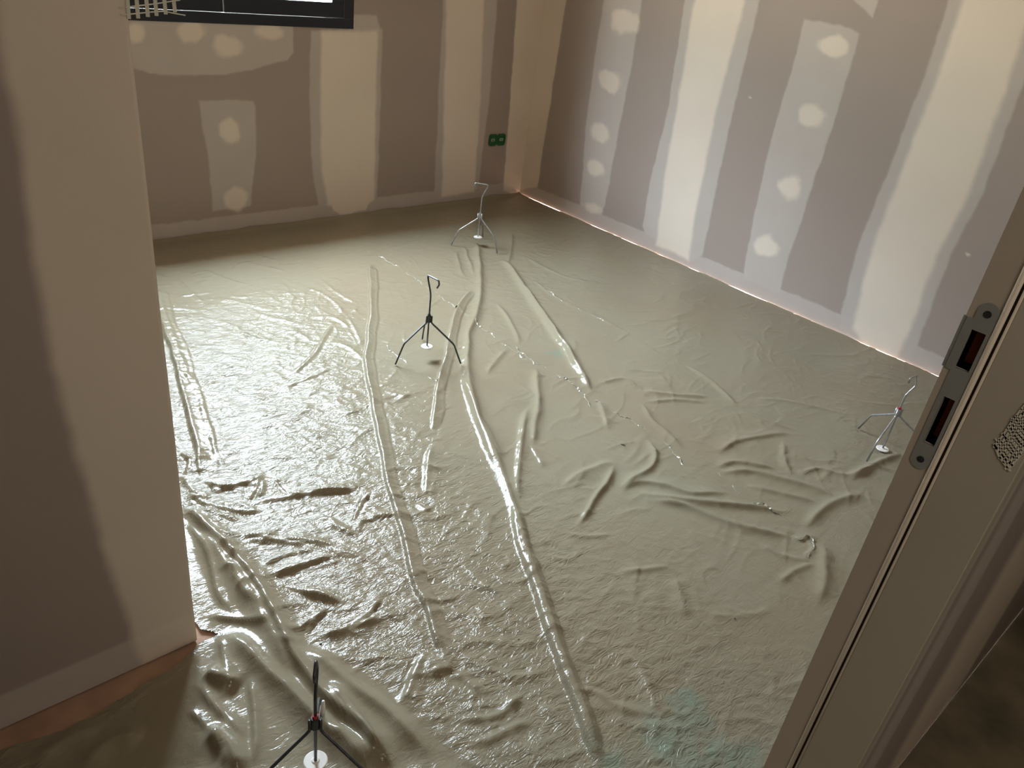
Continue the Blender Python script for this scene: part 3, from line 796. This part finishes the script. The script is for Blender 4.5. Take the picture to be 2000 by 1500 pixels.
# crinkled seam where two widths of the sheet are joined: a narrow glinting welt
M_SEAM = mat('glossy_film_seam', (0.27, 0.25, 0.19), 0.12)
def seam(runs):
    bm = bmesh.new(); rs = random.Random(3)
    for pts, w in runs:
        P = catmull([fl(x, y) for x, y in pts], 10); T = np.concatenate([[0], np.cumsum(np.linalg.norm(P[1:]-P[:-1], axis=1))])
        n = int(T[-1]/0.004); rows = []
        for k_ in range(n+1):
            t = T[-1]*k_/n; x = np.interp(t, T, P[:, 0]); y = np.interp(t, T, P[:, 1])
            x2 = np.interp(t+0.004, T, P[:, 0]); y2 = np.interp(t+0.004, T, P[:, 1]); x1 = np.interp(t-0.004, T, P[:, 0]); y1 = np.interp(t-0.004, T, P[:, 1])
            d = Vector((x2-x1, y2-y1, 0)).normalized(); nrm = Vector((-d.y, d.x, 0))
            z = film_height(x, y); sh = 0.004*math.sin(t*41)+0.003*math.sin(t*97+1); env = max(0.0, min(1.0, 0.42+0.55*math.sin(t*23+pts[0][0])+0.45*math.sin(t*61+2)))*min(1, k_/6, (n-k_)/6)
            row = []
            for q, (o, hh_) in enumerate(((-1, -0.001), (-0.45, 0.5), (0.0, 1.0), (0.5, 0.45), (1, -0.001))):
                jx = rs.uniform(-1, 1)*w*0.3; jz = rs.uniform(-1, 1)*0.0016 if 0 < q < 4 else 0
                row.append(bm.verts.new(Vector((x, y, z-0.0006)) + nrm*(sh+o*w*(0.4+0.6*env)+jx) + Vector((0, 0, max(-0.001, (hh_*0.0035+jz)*env)))))
            rows.append(row)
        for a, b in zip(rows, rows[1:]):
            for k_ in range(4): bm.faces.new((a[k_], a[k_+1], b[k_+1], b[k_]))
    o = from_bm('seam', bm, M_SEAM, film); o['label'] = 'glinting crinkled seam across the film'
seam([([(700,480),(773,520),(827,557),(887,600),(953,650),(1013,693),(1053,713),(1110,747),(1160,783),(1200,807),(1267,843),(1313,880),(1338,920)], 0.0055),
      ([(740,663),(777,697),(810,723),(857,750)], 0.004), ([(1397,923),(1427,947),(1465,980),(1500,997),(1545,1018)], 0.0045),
      ([(1010,688),(1003,676),(1033,702),(1062,738)], 0.004), ([(1138,768),(1148,788),(1168,802)], 0.004), ([(1033,543),(1100,590),(1190,633)], 0.003),
      ([(1545,1046),(1560,1058),(1578,1052),(1592,1066),(1575,1092)], 0.004)])

# ------------------------------------------------------------------ levelling tripods
def make_tripod(feet, mat_, rod_axis, disc_z, hook_dir, label, z_sleeve=0.153, clip=False, red=False, hook=None, wr=0.0033):
    """feet: world xy of the three feet; everything is built round the tripod's own axis"""
    cx = sum(p[0] for p in feet)/3; cy = sum(p[1] for p in feet)/3
    if rod_axis: cx, cy = rod_axis
    root = empty('levelling_tripod', (cx, cy, 0)); tag(root, label, 'tripod', 'wire levelling tripods on the plastic film')
    def gh(x, y):
        i = int(np.clip(np.searchsorted(xs, x), 0, nx-1)); j = int(np.clip(np.searchsorted(ys, y), 0, ny-1)); return float(HT[max(0, i-2):i+3, max(0, j-2):j+3].max())
    zt = z_sleeve+0.028
    for p in feet:
        v = Vector((p[0]-cx, p[1]-cy, 0)); L = v.length; u = v.normalized(); g = gh(*p)
        pts = [u*0.0112+Vector((0, 0, zt)), u*0.0112+Vector((0, 0, z_sleeve)), u*(L*0.76)+Vector((0, 0, 0.088)), v+Vector((0, 0, g+0.0042))]
        bm = bmesh.new(); tube(bm, smooth_path(pts, 5, 0.10), wr, 10); from_bm('leg', bm, mat_, root, smooth=True)
    bm = bmesh.new()
    tube(bm, [(0, 0, z_sleeve), (0, 0, z_sleeve+0.003), (0, 0, zt-0.003), (0, 0, zt)], [0.0076, 0.0092, 0.0092, 0.0080], 14)
    from_bm('sleeve', bm, mat_, root, smooth=False)
    # rod: disc foot at the bottom, bent hook at the top
    hd = Vector((math.cos(hook_dir), math.sin(hook_dir), 0))
    pts = [Vector((0, 0, disc_z)), Vector((0, 0, 0.20))] + [hd*u_+Vector((0, 0, z_)) for u_, z_ in hook]
    bm = bmesh.new(); tube(bm, smooth_path(pts, 5, 0.22), wr, 10); from_bm('hook_rod', bm, mat_, root, smooth=True)
    bm = bmesh.new(); tube(bm, [(0, 0, zt), (0, 0, zt+0.007)], 0.0056, 6); from_bm('nut', bm, M_RED if red else mat_, root)
    bm = bmesh.new()
    prof = [(0.0, 0.004), (0.006, 0.004), (0.008, 0.0022), (0.0205, 0.0022), (0.0222, 0.001), (0.0222, -0.001), (0.0, -0.001)]
    rings = [[bm.verts.new((r*math.cos(a), r*math.sin(a), disc_z+z)) for a in np.linspace(0, 2*math.pi, 33)[:-1]] for r, z in prof[1:-1]]
    top = bm.verts.new((0, 0, disc_z+0.004)); bot = bm.verts.new((0, 0, disc_z-0.001))
    for i in range(len(rings)-1):
        for k_ in range(32): bm.faces.new((rings[i][k_], rings[i][(k_+1) % 32], rings[i+1][(k_+1) % 32], rings[i+1][k_]))
    for k_ in range(32):
        bm.faces.new((top, rings[0][k_], rings[0][(k_+1) % 32])); bm.faces.new((bot, rings[-1][(k_+1) % 32], rings[-1][k_]))
    d_ = from_bm('disc', bm, M_DISC, root); d_['label'] = 'round white disc on the rod'
    if clip:
        bm = bmesh.new(); tube(bm, [(0.014, 0, zt-0.006), (0.016, 0.001, zt+0.006), (0.017, 0.002, zt+0.030)], [0.004, 0.0045, 0.0028], 10)
        from_bm('clip', bm, M_WHITE, root, smooth=True)['label'] = 'white plastic clip'
    return root
def tri(a, b, flip=1):
    """third foot of the triangle standing on a and b"""
    a = Vector((*a, 0)); b = Vector((*b, 0)); mth = (a+b)/2; d = (b-a); n = Vector((-d.y, d.x, 0)).normalized()*flip
    return tuple((mth + n*d.length*0.87).xy)
cam_right = math.atan2(RT.y, RT.x)
HOOK_A = [(0, 0.268), (0.024, 0.322), (0.024, 0.334), (-0.040, 0.337), (-0.044, 0.322), (-0.034, 0.306)]
HOOK_B = [(0, 0.236), (0.030, 0.276), (0.012, 0.316), (-0.012, 0.304), (-0.010, 0.288)]
make_tripod([fl(772, 716), fl(899, 717), tri(fl(772, 716), fl(899, 717))], M_WIRE, None, 0.050, cam_right+2.3,
            'dark wire tripod in the middle of the film, nearest the bright reflection', hook=HOOK_A)
make_tripod([fl(881, 481), fl(971, 497), tri(fl(881, 481), fl(971, 497))], M_WIRE2, None, 0.050, cam_right,
            'silvery wire tripod farthest away, in front of the room corner', hook=HOOK_A, wr=0.0036)
make_tripod([fl(1675, 840), fl(1690, 907), tri(fl(1690, 907), fl(1675, 840), -1)], M_WIRE2, None, 0.012, cam_right+0.3,
            'grey wire tripod by the right wall, beside the door frame', red=True, hook=HOOK_B)
c4 = fl(616, 1413, 0.165); v4 = math.atan2(c4[1], c4[0])
f4 = [(c4[0]+0.15*math.cos(v4+a_), c4[1]+0.15*math.sin(v4+a_)) for a_ in (math.radians(116), math.radians(-124), math.radians(-4))]
make_tripod(f4, M_WIRE, None, 0.056, cam_right+math.pi/2+0.1,
            'nearest wire tripod with a red nut, cut by the bottom edge', red=True, clip=True, hook=HOOK_B, wr=0.0031)

# ------------------------------------------------------------------ electrical box on the back wall
c = on_y(970, 273, YB)
root = empty('electrical_box', (c[0], YB-0.001, c[1])); tag(root, 'green double electrical box set in the back wall near the corner', 'electrical box')
def rrect(w, h, r, n=6):
    out = []
    for cx_, cz_, a0 in ((w-r, h-r, 0), (-w+r, h-r, 90), (-w+r, -h+r, 180), (w-r, -h+r, 270)):
        for k_ in range(n+1):
            a = math.radians(a0+90*k_/n); out.append((cx_+r*math.cos(a), cz_+r*math.sin(a)))
    return out
for sx_ in (-0.034, 0.034):
    bm = bmesh.new(); pr = rrect(0.033, 0.036, 0.018)
    a = [bm.verts.new((sx_+x, 0.0, z)) for x, z in pr]; b = [bm.verts.new((sx_+x, -0.006, z)) for x, z in pr]
    c2 = [bm.verts.new((sx_+x*0.80, -0.006, z*0.80)) for x, z in pr]; d2 = [bm.verts.new((sx_+x*0.76, -0.003, z*0.76)) for x, z in pr]
    for i in range(len(pr)):
        j = (i+1) % len(pr)
        for p_, q_ in ((a, b), (b, c2), (c2, d2)): bm.faces.new((p_[i], p_[j], q_[j], q_[i]))
    bm.faces.new(d2)
    bx = from_bm('box_cup', bm, M_GREEN, root)
    bm = bmesh.new()
    for a_, b_ in (((-0.013, -0.0052, 0.005), (0.013, -0.0028, 0.008)), ((-0.013, -0.0052, -0.006), (0.013, -0.0028, -0.003)), ((-0.013, -0.0052, -0.003), (-0.010, -0.0028, 0.005)), ((0.010, -0.0052, -0.003), (0.013, -0.0028, 0.005))):
        box(bm, (a_[0]+sx_, a_[1], a_[2]), (b_[0]+sx_, b_[1], b_[2]))
    from_bm('slot_frame', bm, M_SLOT, bx)['label'] = 'pale rectangular mark in the green cup'

# ------------------------------------------------------------------ loose ends of joint mesh
def ribbon(bm, pts, w, nrm, th=0.0006):
    """flat thread of width w through pts, lying in the plane with normal nrm"""
    P = [Vector(p) for p in pts]; nrm = Vector(nrm).normalized(); rows = []
    for i, p in enumerate(P):
        t = (P[min(i+1, len(P)-1)]-P[max(i-1, 0)]).normalized(); s = t.cross(nrm).normalized()*(w/2); n = nrm*th
        rows.append([bm.verts.new(p+s+n), bm.verts.new(p-s+n), bm.verts.new(p-s-n), bm.verts.new(p+s-n)])
    for a, b in zip(rows, rows[1:]):
        for k_ in range(4): bm.faces.new((a[k_], a[(k_+1) % 4], b[(k_+1) % 4], b[k_]))
    bm.faces.new(rows[0][::-1]); bm.faces.new(rows[-1])
bm = bmesh.new()
Q = lambda x, y, dy=0.0: (lambda p: (p[0], YN-0.002+dy, p[1]))(on_y(x, y, YN-0.002+dy))
for pts in (((232, 15), (248, 14), (300, 8), (352, 0)), ((236, 29), (252, 28), (292, 24), (320, 22), (345, 27), (362, 30)), ((228, -3), (300, -14), (350, -20))):
    ribbon(bm, [Q(x, y, 0.01*max(0, (x-250)/100)) for x, y in pts], 0.0014, (0, 1, 0))
for x, y1 in ((252, 37), (270, 36), (289, 33), (306, 31), (324, 28), (342, 24)):
    ribbon(bm, [Q(x-7, -40, 0.011*(x-250)/100+0.001), Q(x-4, -10, 0.011*(x-250)/100), Q(x, y1, 0.011*(x-250)/100)], 0.0052, (0, 1, 0))
tag(from_bm('joint_mesh_tape', bm, M_MESH), 'frayed white mesh tape sticking out of the left partition corner over the window', 'mesh tape')
bm = bmesh.new()
q_ = lambda x, y, o=0.0: (lambda p: (XJ-0.0012-o, p[0], p[1]))(on_x(x, y, XJ))
J_ = lambda r: rng.uniform(-r, r)
for k_ in range(8):
    a = k_/7
    ribbon(bm, [q_(1942+30*a+J_(4), 874+44*a+J_(4)), q_(1960+30*a+J_(2), 850+40*a+J_(2)), q_(1980+28*a, 820+38*a+J_(2)), q_(2006+30*a, 786+40*a)], rng.uniform(0.0012, 0.0030), (1, 0, 0))
for k_ in range(15):
    a = k_/14; x = 1943+62*a; y = 874-80*a; w_ = J_(3)
    ribbon(bm, [q_(x-4+w_+J_(4), y-4+J_(5)), q_(x+8+J_(1.5), y+14), q_(x+20+J_(2), y+30), q_(x+30+w_+J_(5), y+42+J_(7))], rng.uniform(0.0008, 0.0022), (1, 0, 0))
tag(from_bm('joint_mesh_tape', bm, M_MESHP), 'frayed mesh tape end lapping over the door frame at the right edge', 'mesh tape')

# ------------------------------------------------------------------ crumbs on the film
def crumb(px, py, ln, wd, ang, label):
    x, y = fl(px, py); i = int(np.searchsorted(xs, x)); j = int(np.searchsorted(ys, y))
    bm = bmesh.new(); r = bmesh.ops.create_icosphere(bm, subdivisions=2, radius=1.0)
    for v in bm.verts:
        f = 1+0.25*math.sin(7*v.co.x+3*v.co.y); v.co = Vector((v.co.x*ln*f, v.co.y*wd*f, v.co.z*wd*0.7))
    o = from_bm('crumb', bm, M_CRUMB); o.location = (x, y, float(HT[i, j])+wd*0.5); o.rotation_euler = (0, 0, ang)
    tag(o, label, 'debris', 'dark crumbs on the film')
crumb(1216, 871, 0.008, 0.0018, -0.9, 'thin dark splinter on the film right of the central folds')
crumb(626, 1262, 0.003, 0.0025, 0, 'dark crumb just above the hook of the nearest tripod')
crumb(1013, 1252, 0.0022, 0.0018, 0, 'tiny dark crumb left of the long lower pleat')
crumb(1434, 1211, 0.0025, 0.0015, 0.5, 'tiny dark crumb alone on the bare lower right of the film')
